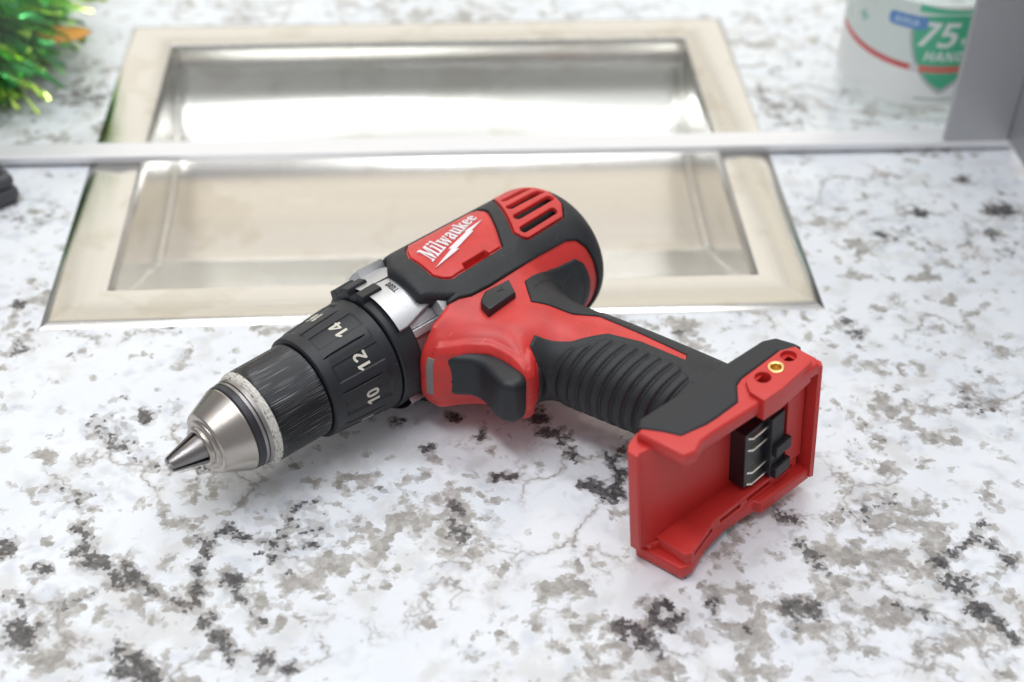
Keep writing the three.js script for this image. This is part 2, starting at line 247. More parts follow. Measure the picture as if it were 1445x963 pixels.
{
  const o = new THREE.Shape([[-1.2, -0.35], [1.2, -0.35], [1.2, 1.6], [-1.2, 1.6]].map(([x, y]) => new THREE.Vector2(x, y)));   // (x, -z)
  const c = Math.cos(TRAY.turn), s = Math.sin(TRAY.turn), hw = TRAY.W - 0.010, hd = TRAY.D - 0.010;
  o.holes.push(new THREE.Path([[-hw, -hd], [hw, -hd], [hw, hd], [-hw, hd]].map(([u, v]) => new THREE.Vector2(TRAY.x + u * c + v * s, -(TRAY.z - u * s + v * c)))));
  const g = new THREE.ExtrudeGeometry(o, { depth: 0.03, bevelEnabled: false });
  g.rotateX(-PI / 2); g.translate(0, -0.03, 0);
  const p = g.attributes.position, uv = g.attributes.uv;
  for (let i = 0; i < p.count; i++) uv.setXY(i, (p.getX(i) * 1000 - GX0) / GW, (p.getZ(i) * 1000 - GZ0) / GW);
  structure(mesh('countertop', g, granite)).userData.label = 'white granite countertop with grey, taupe and charcoal mottling';
}

// ------------------------------------------------------------------ stainless tray sunk into the counter
const brushed = (c, rough, u, v, bump = 0.00003) => std({ color: rgb(...c), metalness: 1, roughness: rough, bumpMap: streakOf(u, v), bumpScale: bump });
// brushed sheet with drawn lines, water stains and rubbed spots
const drawn = tex(1024, 512, (x, y) => { const l = 0.016 * noise(x / 330, y / 1.7) + 0.008 * noise(x / 500 + 7, y / 9), st = sstep(0.12, 0.45, fbm(x / 110 + 4, y / 70 + 50, 4)), sc = sstep(0.52, 0.60, noise(x / 90 + 60, y / 1.3)) * 0.06; const v = 0.835 + l * 0.9 + sc - 0.028 * st; return [v * 1.0, v * (0.992 - 0.006 * st), v * (0.972 - 0.02 * st)]; }, true);
const drawnOf = (u, v) => { const t = drawn.clone(); t.repeat.set(1 / u, 1 / v); t.offset.set(0.5, 0.5); t.needsUpdate = true; return t; };
M.steel = brushed([1, 1, 1], 0.20, 0.5, 0.12, 0.00003); M.steel.map = drawnOf(0.36, 0.20);
M.steelBasin = brushed([1, 1, 1], 0.22, 0.6, 0.14, 0.00003); M.steelBasin.map = drawnOf(0.4, 0.24);
{
  const t = thing('steel_tray', 'rectangular stainless steel pass-through tray sunk into the granite counter behind the drill', 'tray', [TRAY.x, 0, TRAY.z], TRAY.turn);
  const { W, D, rim, skirt, h } = TRAY, iw = W - rim, id = D - rim;
  // rim: bevelled skirt, flat flange, rolled inner lip, all round with mitred corners
  const ring = (a) => { const [ex, y] = a; return [[-(W + ex), D + ex], [W + ex, D + ex], [W + ex, -(D + ex)], [-(W + ex), -(D + ex)]].map(([x, z]) => [x, y, z]); };
  const prof = [[skirt, 0.0001], [skirt - 0.0003, 0.0004], [0.0004, h - 0.0001], [-0.0002, h], ...[0, 1, 2, 3, 4, 5, 6, 7, 8].map((i) => [-rim + 0.0030 - 0.0030 * Math.sin(i * PI / 16), h - 0.0030 * (1 - Math.cos(i * PI / 16))]), [-rim - 0.0002, -0.006]];
  const P = [], I = [], UV = [];
  for (let k = 0; k < 4; k++) for (let i = 0; i < prof.length - 1; i++) {
    const a = ring(prof[i]), b = ring(prof[i + 1]), q = [a[k], a[(k + 1) % 4], b[(k + 1) % 4], b[k]], n0 = P.length / 3;
    for (const v of q) { P.push(...v); UV.push(k % 2 ? v[2] : v[0], k % 2 ? v[0] : v[2]); }
    I.push(n0, n0 + 1, n0 + 2, n0, n0 + 2, n0 + 3);
  }
  let g = new THREE.BufferGeometry(); g.setAttribute('position', new THREE.Float32BufferAttribute(P, 3)); g.setAttribute('uv', new THREE.Float32BufferAttribute(UV, 2)); g.setIndex(I);
  mesh('rim', toCreasedNormals(g, 0.75), M.steel, t);
  // trough between flat end walls
  const pts = [[-id, 0], [-id + 0.0015, -0.007], [-0.103, -0.0235], [-0.083, -0.0405], [-0.061, -0.0500], [-0.030, -0.0545], [0.006, -0.0560], [0.0150, -0.0560], [0.0175, -0.0555], [0.0200, -0.0543], [0.045, -0.0428], [0.075, -0.0278], [0.098, -0.0150], [0.108, -0.0085], [id - 0.001, -0.0035], [id, 0]];
  const curve = new THREE.CatmullRomCurve3(pts.map(([v, y]) => new THREE.Vector3(0, y - 0.0015, v)), false, 'centripetal').getPoints(160);
  const P2 = [], UV2 = [], I2 = []; const ew = iw - 0.0005;
  curve.forEach((p, i) => { for (const sx of [-1, 1]) { P2.push(sx * ew, p.y, p.z); UV2.push(sx * ew, i / 160 * 0.27); } if (i) { const a = 2 * i - 2; I2.push(a, a + 2, a + 1, a + 1, a + 2, a + 3); } });
  g = new THREE.BufferGeometry(); g.setAttribute('position', new THREE.Float32BufferAttribute(P2, 3)); g.setAttribute('uv', new THREE.Float32BufferAttribute(UV2, 2)); g.setIndex(I2); g.computeVertexNormals();
  mesh('trough', g, M.steelBasin, t);
  const sh = new THREE.Shape([...curve.map((p) => new THREE.Vector2(p.z, p.y)), new THREE.Vector2(id, -0.0012), new THREE.Vector2(-id, -0.0012)]);
  for (const sx of [-1, 1]) {
    const e = new THREE.ExtrudeGeometry(sh, { depth: 0.0012, bevelEnabled: false }); e.rotateY(-PI / 2); e.translate(sx * (iw + 0.0003) + (sx < 0 ? 0 : 0.0012), 0, 0);
    mesh('end_wall', e, M.steelBasin, t);
    // weld bead along the seam between wall and trough
    const tube = new THREE.TubeGeometry(new THREE.CatmullRomCurve3(curve.filter((_, i) => i % 4 === 0).map((p) => new THREE.Vector3(sx * (iw - 0.0005), p.y + 0.0004, p.z))), 80, 0.0022, 8);
    mesh('seam', tube, M.steelBasin, t);
  }
}

// ------------------------------------------------------------------ rail across the tray, glass above it, post at its right end
const ALONG = (d, h = 0, back = 0) => { const c = Math.cos(0.0622), s = Math.sin(0.0622); return [d * c - back * s, h, -0.6285 - d * s - back * c]; };
M.alu = std({ color: rgb(0.84, 0.84, 0.86), metalness: 0.25, roughness: 0.32, bumpMap: streakOf(0.5, 0.02), bumpScale: 0.00002 });
M.post = std({ color: rgb(0.52, 0.52, 0.535), metalness: 0.9, roughness: 0.48, bumpMap: (() => { const t = streaks.clone(); t.rotation = PI / 2; t.repeat.set(1 / 0.08, 1 / 0.5); t.needsUpdate = true; return t; })(), bumpScale: 0.00003 });
{
  const [x, , z] = ALONG(-0.05);
  const bar = new RoundedBoxGeometry(0.63, 0.0042, 0.0132, 3, 0.0007);
  const o = mesh('metal_bar', bar, M.alu); o.position.set(...ALONG(-0.052, 0.0040)); o.rotation.y = 0.0622; o.userData = { label: 'flat pale aluminium bar lying across the counter and over the steel tray', category: 'bar' };
  const pane = mesh('glass_pane', new THREE.PlaneGeometry(0.60, 0.55), std({ color: rgb(0.985, 1.0, 0.99), transmission: 1, thickness: 0, roughness: 0, ior: 1.5 }));
  pane.position.set(...ALONG(-0.067, 0.0061 + 0.275, 0.003)); pane.rotation.y = 0.0622; pane.userData = { label: 'clear upright glass pane standing on the pale aluminium bar', category: 'glass pane' };
  const t = thing('metal_post', 'upright brushed grey metal corner post at the right end of the bar', 'post', ALONG(0.2345, 0.0061, -0.0045), 0.0622);
  const fl = new RoundedBoxGeometry(0.034, 0.5, 0.0035, 2, 0.0006); fl.translate(0.0065, 0.25, 0); mesh('front_plate', fl, M.post, t);
  const sd = new RoundedBoxGeometry(0.0035, 0.5, 0.16, 2, 0.0006); sd.translate(0.0253, 0.25, 0.0781); mesh('side_plate', sd, M.post, t);
}
// surface of a field: one vertex per crossed cell, pulled onto the surface
function meshField(f, lo, hi, h) {
  const n = [0, 1, 2].map((k) => Math.ceil((hi[k] - lo[k]) / h) + 1), [nx, ny, nz] = n, V = new Float32Array(nx * ny * nz), B = 8;
  const id = (i, j, k) => (k * ny + j) * nx + i;
  for (let k0 = 0; k0 < nz; k0 += B) for (let j0 = 0; j0 < ny; j0 += B) for (let i0 = 0; i0 < nx; i0 += B) {
    const k1 = Math.min(nz, k0 + B), j1 = Math.min(ny, j0 + B), i1 = Math.min(nx, i0 + B), c = f(lo[0] + (i0 + B / 2) * h, lo[1] + (j0 + B / 2) * h, lo[2] + (k0 + B / 2) * h), far = Math.abs(c) > B * h * 1.5 + 0.5;
    for (let k = k0; k < k1; k++) for (let j = j0; j < j1; j++) for (let i = i0; i < i1; i++) V[id(i, j, k)] = far ? c : f(lo[0] + i * h, lo[1] + j * h, lo[2] + k * h);
  }
  const grad = (p) => { const e = 0.05, a = f(p[0] + e, p[1] - e, p[2] - e), b = f(p[0] - e, p[1] - e, p[2] + e), c = f(p[0] - e, p[1] + e, p[2] - e), d = f(p[0] + e, p[1] + e, p[2] + e);
    const g = [a - b - c + d, -a - b + c + d, -a + b - c + d], l = hyp(...g) || 1; return [g[0] / l, g[1] / l, g[2] / l, l / (4 * e)]; };
  const cell = new Int32Array(nx * ny * nz).fill(-1), P = [], N = [], I = [];
  for (let k = 0; k < nz - 1; k++) for (let j = 0; j < ny - 1; j++) for (let i = 0; i < nx - 1; i++) {
    let m = 0; const v = [];
    for (let c = 0; c < 8; c++) { const q = V[id(i + (c & 1), j + (c >> 1 & 1), k + (c >> 2))]; v.push(q); if (q < 0) m |= 1 << c; }
    if (m === 0 || m === 255) continue;
    let s = [0, 0, 0], t = 0;
    for (let a = 0; a < 8; a++) for (const d of [1, 2, 4]) { const b = a | d; if (a & d || (v[a] < 0) === (v[b] < 0)) continue; const w = v[a] / (v[a] - v[b]); s[0] += (a & 1) + (d === 1 ? w : 0); s[1] += (a >> 1 & 1) + (d === 2 ? w : 0); s[2] += (a >> 2) + (d === 4 ? w : 0); t++; }
    const p = [lo[0] + (i + s[0] / t) * h, lo[1] + (j + s[1] / t) * h, lo[2] + (k + s[2] / t) * h];
    for (let it = 0; it < 2; it++) { const g = grad(p), q = clampf(f(...p) / Math.max(0.3, g[3]), -0.4 * h, 0.4 * h); p[0] -= g[0] * q; p[1] -= g[1] * q; p[2] -= g[2] * q; }
    const g = grad(p);
    cell[id(i, j, k)] = P.length / 3; P.push(...p); N.push(g[0], g[1], g[2]);
  }
  for (let k = 1; k < nz - 1; k++) for (let j = 1; j < ny - 1; j++) for (let i = 1; i < nx - 1; i++) {
    const a = V[id(i, j, k)] < 0;
    const quad = (p, q, r, s, flip) => { p = cell[p]; q = cell[q]; r = cell[r]; s = cell[s]; if (p < 0 || q < 0 || r < 0 || s < 0) return; if (flip) I.push(p, r, q, p, s, r); else I.push(p, q, r, p, r, s); };
    if (a !== V[id(i + 1, j, k)] < 0) quad(id(i, j - 1, k - 1), id(i, j, k - 1), id(i, j, k), id(i, j - 1, k), !a);
    if (a !== V[id(i, j + 1, k)] < 0) quad(id(i - 1, j, k - 1), id(i - 1, j, k), id(i, j, k), id(i, j, k - 1), !a);
    if (a !== V[id(i, j, k + 1)] < 0) quad(id(i - 1, j - 1, k), id(i, j - 1, k), id(i, j, k), id(i - 1, j, k), !a);
  }
  return { P: Float32Array.from(P), N: Float32Array.from(N), I };
}
// the part of a surface where field f > 0, cut cleanly along f = 0 and along the other levels, then raised by rise(f, p)
function sheet(base, f, rise, levels = [], uvOf = (p) => [p[0] + 0.35 * p[1], p[2] + 0.25 * p[1]]) {
  const nv = base.P.length / 3, F = new Float32Array(nv), P = [], N = [], Q = [];
  for (let i = 0; i < nv; i++) F[i] = f([base.P[3 * i], base.P[3 * i + 1], base.P[3 * i + 2]]);
  const map = new Int32Array(nv).fill(-1);
  const vert = (i) => { if (map[i] < 0) { map[i] = Q.length; Q.push(F[i]); for (let k = 0; k < 3; k++) { P.push(base.P[3 * i + k]); N.push(base.N[3 * i + k]); } } return map[i]; };
  let T = [];
  for (let t = 0; t < base.I.length; t += 3) { const [a, b, c] = [base.I[t], base.I[t + 1], base.I[t + 2]]; if (F[a] > 0 || F[b] > 0 || F[c] > 0) T.push(vert(a), vert(b), vert(c)); }
  for (const L of [0, ...levels]) {
    const cut = new Map(), out = [];
    const mid = (a, b) => { const key = a < b ? a * 4194304 + b : b * 4194304 + a; let m = cut.get(key); if (m === undefined) { const t = clampf((L - Q[a]) / (Q[b] - Q[a]), 0, 1); m = Q.length; Q.push(L); for (let k = 0; k < 3; k++) { P.push(P[3 * a + k] + t * (P[3 * b + k] - P[3 * a + k])); N.push(N[3 * a + k] + t * (N[3 * b + k] - N[3 * a + k])); } cut.set(key, m); } return m; };
    for (let t = 0; t < T.length; t += 3) {
      const v = [T[t], T[t + 1], T[t + 2]], up = v.map((i) => Q[i] > L), c = up[0] + up[1] + up[2];
      if (c === 3 || v.every((i) => Q[i] === L)) { out.push(...v); continue; }
      if (c === 0) { if (L !== 0) out.push(...v); continue; }
      const one = c === 1 ? up.indexOf(true) : up.indexOf(false), a = v[one], b = v[(one + 1) % 3], d = v[(one + 2) % 3], m = mid(a, b), n = mid(a, d);
      if (c === 1) { out.push(a, m, n); if (L !== 0) out.push(m, b, d, m, d, n); }
      else { out.push(m, b, d, m, d, n); if (L !== 0) out.push(a, m, n); }
    }
    T = out;
  }
  const X = new Float32Array(P.length), UV = new Float32Array(Q.length * 2);
  for (let i = 0; i < Q.length; i++) {
    const p = [P[3 * i], P[3 * i + 1], P[3 * i + 2]], l = hyp(N[3 * i], N[3 * i + 1], N[3 * i + 2]) || 1, r = rise(Q[i], p) / l;
    for (let k = 0; k < 3; k++) X[3 * i + k] = (p[k] + N[3 * i + k] * r) * MM;
    const u = uvOf(p); UV[2 * i] = u[0] * MM; UV[2 * i + 1] = u[1] * MM;
  }
  const g = new THREE.BufferGeometry(); g.setAttribute('position', new THREE.BufferAttribute(X, 3)); g.setAttribute('uv', new THREE.BufferAttribute(UV, 2)); g.setIndex(T); g.computeVertexNormals();
  return g;
}

const drill = thing('power_drill', 'red and black cordless drill driver lying on its side on the granite, battery removed', 'power drill', [-0.11298, 0.0312, -0.3762], 0.77655);
const body = meshField(sdBody, [80, -33, -32], [190, 33, 130], 0.62);
{ // relax the blended zone between trigger and motor so that it flows
  const n = body.P.length / 3, w = new Float32Array(n), S = new Float32Array(n * 3), C = new Float32Array(n);
  for (let i = 0; i < n; i++) { const x = body.P[3 * i], z = body.P[3 * i + 2]; w[i] = 0.6 * sstep(25, 29, z) * (1 - sstep(62, 70, z)) * sstep(84, 90, x) * (1 - sstep(150, 160, x)); }
  for (let it = 0; it < 70; it++) {
    S.fill(0); C.fill(0);
    for (let t = 0; t < body.I.length; t += 3) for (let e = 0; e < 3; e++) { const a = body.I[t + e], b = body.I[t + (e + 1) % 3]; C[a]++; for (let k = 0; k < 3; k++) S[3 * a + k] += body.P[3 * b + k]; }
    for (let i = 0; i < n; i++) if (w[i] > 0) for (let k = 0; k < 3; k++) body.P[3 * i + k] += w[i] * (S[3 * i + k] / C[i] - body.P[3 * i + k]);
  }
}
const CAN_UV = (p) => [p[0], unroll(p[1], p[2]) + (p[1] < 0 ? 100 : 0)];
const tanh = (x) => Math.tanh(x);
// outlines: OVER, LOGO, VENT, SLOT in (x, unrolled) on the can; GRIP and RIBS in plan
const OVER = [[80, -60], [80, 20.5], [107, 21.6], [112, 23], [122, 23.3], [150, 22.4], [167, 22.6], [171.5, 24.4], [174.6, 29], [176.4, 36], [177.6, 47], [178, 60], [230, 60], [230, -60]];
const LOGO = [[104.6, -6], [108.4, -12.5], [113.8, -19.6], [148.6, -19.8], [151.2, -16.5], [150.6, -9.5], [147.6, -4.1], [138.4, 12.2], [110.4, 13.4], [107, 11.6], [104.2, 8.2]];
const VENT = [[147.6, 9.1], [149, 13], [151, 14.6], [172.4, 13.8], [177.2, 8], [179, -2], [178.4, -10], [172, -21.5], [164, -21.5], [160.2, -15.6]];
const SLOT = [[116.6, 16], [118.6, 10.2], [131.2, 9.8], [132.2, 16]];
const GRIP = [[100, 88], [109.5, 66.6], [113.2, 60], [114.2, 54.5], [119, 52.4], [128.6, 63.4], [141, 71], [147.2, 83.2], [151.6, 101.5], [154.6, 99.5], [151.4, 79.5], [147.5, 60.5], [139.1, 54], [133.8, 46.3], [128.8, 40.3], [135.5, 29.8], [154, 26.7], [167.5, 27.2], [171, 28.9], [173, 31.2], [173.4, 34], [176, 60], [190, 140], [100, 140]];
const RIBS = [[112, 58], [118.3, 63.5], [125.5, 64.8], [139, 72.8], [142.2, 78.8], [148, 101.4], [144.3, 116], [100, 128], [90, 80]];
const PADS = [[135.8, 34.3], [144, 32.2], [162.5, 28.9], [168, 29.8], [171, 32.5], [170, 60], [146, 57], [139, 50], [133, 42]];
const vslots = [[[152.6, 9.9], [170.6, 9.2]], [[155.4, 3.3], [175, 2.9]], [[158, -3.4], [175.2, -3.2]], [[161.6, -10.2], [173.6, -9.6]]];
const capsule = (x, s, [[ax, as], [bx_, bs]], r) => { const ex = bx_ - ax, es = bs - as, t = clampf(((x - ax) * ex + (s - as) * es) / (ex * ex + es * es), 0, 1); return hyp(x - ax - ex * t, s - as - es * t) - r; };
const onCan = (poly, inset = 0) => (p) => (Math.abs(p[1]) < 0.3 && p[2] > 34) ? -9 : -sdPoly(poly, p[0], unroll(p[1], p[2])) - inset;
const fOver = (p) => p[2] > 34 && p[0] < 170 ? -9 : Math.min(-sdPoly(OVER, p[0], unroll(p[1], p[2])), sdPoly(LOGO, p[0], unroll(p[1], p[2])), sdPoly(VENT, p[0], unroll(p[1], p[2])));
const fGrip = (p) => -sdPoly(GRIP, p[0], p[2]);
const lip = (top, w = 0.8, sink = 0.35) => (f) => -sink + (top + sink) * Math.sqrt(1 - (1 - clampf(f / w, 0, 1)) ** 2);
// red clamshell halves, with the parting line engraved round the middle
{ const g = sheet(body, (p) => p[2] > 34 ? 1 : Math.min(sdPoly(VENT, p[0], unroll(p[1], p[2])) + 1.2, sdPoly(SLOT, p[0], unroll(p[1], p[2]))), (f, p) => { let h = -0.25 * Math.exp(-((p[1] / 0.5) ** 2)); if (p[0] < 113 && p[2] > 30) { const e = -sdPoly(PISTOL, p[0], p[2]); h += 0.9 * sstep(0.8, 2.0, e) * (1 - sstep(3.2, 5.2, e)) * sstep(84, 89, p[0]); } return h; }, []); mesh('housing', g, M.red, drill); }
{
  const h = lip(1.25, 0.9), o = mesh('overmold', sheet(body, fOver, h, [0.12, 0.3, 0.55, 0.9], CAN_UV), M.rubber, drill);
  o.userData.label = 'black rubber cover over the motor housing';
  for (const side of [1, -1]) {
  const of = (f) => (p) => p[1] * side > 0 ? f(p) : -9;
  mesh('vent_shade_backing', sheet(body, of(onCan(VENT, 0.3)), (f) => -4.5 + 4 * (1 - sstep(0, 1.2, f)), [0.6, 1.2]), M.plastic, drill);  // near-black sheet behind the slots, its colour stands in for their shade
  const fl = (p) => Math.min(onCan(LOGO, 0.45)(p), sdPoly(SLOT, p[0], unroll(p[1], p[2])));
  const lp = mesh('logo_panel', sheet(body, of(fl), lip(0.95, 0.6), [0.1, 0.25, 0.6], CAN_UV), M.red, drill);
  mesh('slot', sheet(body, of((p) => Math.min(onCan(SLOT, 0)(p), onCan(LOGO, 0.2)(p))), (f) => -3 + 2.8 * (1 - sstep(0, 0.6, f)), [0.3, 0.6]), M.red, lp);
  const fv = (p) => { const s = unroll(p[1], p[2]); let d = onCan(VENT, 0.35)(p); if (d > -2) for (const c of vslots) d = Math.min(d, capsule(p[0], s, c, 1.45)); return d; };
  mesh('vent_grille', sheet(body, of(fv), lip(1.5, 0.45), [0.08, 0.2, 0.45], CAN_UV), M.red, drill);
  }
}
{
  const rise = (f, p) => {
    let h = lip(0.75, 0.8)(f);
    const e = -sdPoly(RIBS, p[0], p[2]);
    if (e > -0.4) { const t = (p[2] - 0.06 * (p[0] - 122) - 61) / 4.75, q = Math.abs(t - Math.round(t)); h += sstep(-0.2, 0.5, e) * -0.35 + sstep(0.3, 2.2, e) * (0.75 - 1.05 * Math.exp(-((q / 0.15) ** 2))); }
    const d = -sdPoly(PADS, p[0], p[2]); h -= 0.3 * sstep(0, 0.7, d);
    return h;
  };
  const o = mesh('grip', sheet(body, fGrip, rise, [0.12, 0.3, 0.8]), M.rubber, drill); o.userData.label = 'ribbed black rubber grip';
}
mesh('light_window', sheet(body, (p) => p[0] > 92 ? -1 : Math.min(9 - Math.abs(p[1] - 2), 1.5 - Math.abs(p[2] - 30)), lip(0.3, 0.3, 0.1), [0.3]), M.greyStrip, drill).userData.label = 'narrow grey strip on the front of the housing';
// trigger, direction switch
mesh('trigger', slab(smoothed([[88.0, 34.4], [91.4, 38.2], [95.0, 41.8], [96.2, 46], [95.4, 51], [94.0, 56], [93.5, 60.8], [96.2, 65.2], [101.5, 65.8], [106, 62.5], [107, 36], [96, 29]], 4), -8.4, 12.4, 3.6, [], 6), M.black, drill);
{
  const s = mesh('direction_switch', slab([[111.2, 30.5], [113.2, 28.2], [117.8, 25.7], [130, 26.6], [126, 34.6], [110.6, 35.6]], 12, 24.3, 0.9), M.blackGloss, drill);
  mesh('arrow_mark', slab([[120.6, 29.4], [124.8, 27.9], [123.6, 30.3]], 23, 24.45, 0.05), M.plastic, s);
}
// logo: raised script and lightning stroke on the panel
const font = await new FontLoader().loadAsync('fonts/droid/droid_serif_bold.typeface.json');
const fontB = await new FontLoader().loadAsync('fonts/droid/droid_sans_bold.typeface.json');
const textGeo = (fnt, str, size, depth) => new THREE.ExtrudeGeometry(fnt.generateShapes(str, size), { depth, bevelEnabled: false, curveSegments: 5 });
const canPoint = (x, s, up) => { const th = s / 30, r = 30.1 + up; return [x, r * Math.cos(th), AXZ + r * Math.sin(th)]; };
{
  const g = textGeo(font, 'Milwaukee', 9.4, 0.9); g.computeBoundingBox(); const w = g.boundingBox.max.x - g.boundingBox.min.x, k = 36 / w, c = 34.4 / 36, d = -10.6 / 36;
  const geo = wrapGeo(g, (u, v, q) => { const a = (u - g.boundingBox.min.x) * k, fade = 1 - 0.34 * a / 36; return canPoint(109 + a * c, 3.1 + a * d - v * 1.0 * fade, 0.75 + q); });
  const t = mesh('logo_lettering', geo, M.logo, drill); t.userData.label = 'raised white Milwaukee lettering with a lightning stroke';
  const A = [107.6, 6.2], Z = [143.2, -4.6], L = hyp(Z[0] - A[0], Z[1] - A[1]), ux = (Z[0] - A[0]) / L, us = (Z[1] - A[1]) / L;
  const bolt = [[0, 0], [0.36, -0.55], [0.335, -1.45], [0.72, -1.15], [0.70, -1.9], [1, 0], [0.745, 0.15], [0.765, 0.95], [0.385, 1.05], [0.41, 1.9]].map(([t_, n]) => new THREE.Vector2(A[0] + ux * L * t_ - us * n, A[1] + us * L * t_ + ux * n));
  const bg = new THREE.ExtrudeGeometry(new THREE.Shape(bolt), { depth: 0.9, bevelEnabled: false });
  mesh('lightning_stroke', wrapGeo(bg, (x, s, q) => canPoint(x, s, 0.75 + q)), M.logo, t);
}

// ---- gear case
{
  const deg = (t) => t * 180 / PI;
  const shell = (x, r, t) => { const a = Math.abs(deg(t)), end = 43 - 9 * clampf((x - 84) / 15, 0, 1) , up = deg(t) < 0 ? 1 : 1 - sstep(end - 1, end + 1, a); return r - 3.6 * (1 - Math.max(up, a > 120 ? 1 : 0)) + (deg(t) > 46 && deg(t) < 55 ? 1.3 : 0); };
  const g = mesh('gear_case', revolve([span(80, 27.1, 99.5, 27.1, 16), [[99.5, 27.1], [99.5, 22]], span(98, 23.4, 112, 23.4, 4)], 360, shell), M.cast, drill); g.userData.label = 'silver metal gear case';
  const sector = (x0, x1, r0, r1, a0, a1) => { const s = []; for (let i = 0; i <= 10; i++) { const a = (a0 + (a1 - a0) * i / 10) * PI / 180; s.push([r1 * Math.sin(a), r1 * Math.cos(a)]); } for (let i = 10; i >= 0; i--) { const a = (a0 + (a1 - a0) * i / 10) * PI / 180; s.push([r0 * Math.sin(a), r0 * Math.cos(a)]); }
    const e = new THREE.ExtrudeGeometry(new THREE.Shape(s.map(([z, y]) => new THREE.Vector2(-z, y))), { depth: x1 - x0 - 1, bevelEnabled: true, bevelSize: 0.5, bevelOffset: -0.5, bevelThickness: 0.5, bevelSegments: 2 }); e.rotateY(PI / 2); e.translate(x0 + 0.5, 0, 0); return mm(toCreasedNormals(e, 0.6)); };
  mesh('lug', sector(99.6, 111.5, 22, 29.9, 27, 50), M.cast, g);
  mesh('lug', sector(90, 103, 22, 30.4, -62, -42), M.cast, g);
  // stamped hook and small block mark
  const stamp = (pts) => { const e = new THREE.ExtrudeGeometry(new THREE.Shape(pts.map(([x, t]) => new THREE.Vector2(x, t))), { depth: 0.12, bevelEnabled: false }); return wrapGeo(e, (x, t, q) => { const a = t * PI / 180; return [x, (27.12 + q) * Math.cos(a), (27.12 + q) * Math.sin(a)]; }); };
  mesh('stamped_mark', stamp([[87.0, -10.6], [93.5, -10.6], [96.4, -9.0], [97.0, -6.2], [95.4, -5.8], [94.6, -7.6], [93.2, -8.4], [87.0, -9.8]]), M.plastic, g);
  const letters = textGeo(fontB, 'DRILL', 3.0, 0.12); letters.computeBoundingBox();
  mesh('stamped_mark', wrapGeo(letters, (u, v, q) => { const a = (-2.6 + u / letters.boundingBox.max.x * 12.5) * PI / 180, x = 88.9 + v * 0.9; return [x + u * 0.0, (27.13 + q) * Math.cos(a), (27.13 + q) * Math.sin(a)]; }), M.plastic, g);
}
// ---- mode ring with three lugs, torque collar with windows, grooves and numbers
{
  const deg = (t) => t * 180 / PI;
  const lug = (t) => { let q = 0; for (const c of [-44, -24, -4, 176]) { let d = Math.abs(deg(t) - c); if (d > 180) d = 360 - d; q = Math.max(q, 1 - sstep(4.2, 6.2, d)); } return q; };
  const rf = (x, r, t) => r < 21 ? r : r + 3.2 * lug(t) * sstep(75.9, 76.7, x) - 0.0;
  mesh('mode_ring', revolve([[[76.2, 19], [76.2, 24.2]], [[76.2, 24.2], [76.35, 24.7], [76.8, 25.0]], span(76.8, 25.0, 85.4, 25.3, 10), [[85.4, 25.3], [86.1, 25.0], [86.4, 24.2]], [[86.4, 24.2], [86.5, 19]]], 540, rf), M.black, drill);
  const R = (x) => 21.2 + (24.1 - 21.2) * Math.pow(clampf((x - 44.8) / 30.9, 0, 1), 0.8);
  const cr = (x, r, t) => {
    if (r < 20.5) return r;
    let a = (deg(t) - 8.2) / 40; a = (a - Math.round(a)) * 40;              // angle from the middle of the nearest window
    const ends = sstep(49.6, 50.4, x) * (1 - sstep(70.2, 71, x)), win = (1 - sstep(8.6, 9.5, Math.abs(a))) * ends;
    const gv = Math.abs(Math.abs(a) - 20), w = 1.15 * sstep(48.2, 52, x) * (1 - sstep(64, 69.5, x)) + 0.02, gr = (1 - sstep(w * 0.55, w, gv)) * sstep(48, 49.5, x) * (1 - sstep(68.5, 69.8, x));
    const slope = 0.30 * sstep(9.5, 19, Math.abs(a)) * ends;
    return r - 0.55 * win - 0.8 * gr + slope;
  };
  const prof = [...Array(61)].map((_, i) => { const x = 45.4 + i / 60 * 29.8; return [x, R(x)]; });
  const c = mesh('torque_collar', revolve([[[44.8, 18.5], [44.8, R(44.8) - 0.9]], [[44.8, R(44.8) - 0.9], [44.95, R(44.8) - 0.4], [45.4, R(45.4)]], prof, [[75.2, R(75.2)], [75.6, R(75.6) - 0.4], [75.7, R(75.7) - 1]], [[75.7, R(75.7) - 1], [75.8, 18]]], 900, cr), M.black, drill);
  for (const [str, a] of [['16', -31.6], ['14', 8.6], ['12', 48.4], ['10', 88.4], ['8', 128.4]]) {
    const g = textGeo(fontB, str, 5.4, 0.16); g.computeBoundingBox(); const b = g.boundingBox, uc = (b.min.x + b.max.x) / 2, vc = (b.min.y + b.max.y) / 2;
    mesh('number', wrapGeo(g, (u, v, q) => { const x = 61.9 - (v - vc) * 1.02, r = R(x) - 0.5 + q, t = a * PI / 180 - (u - uc) * 0.95 / r; return [x, r * Math.cos(t), r * Math.sin(t)]; }), M.digits, c).userData.label = 'cream number ' + str + ' on the collar';
  }
}
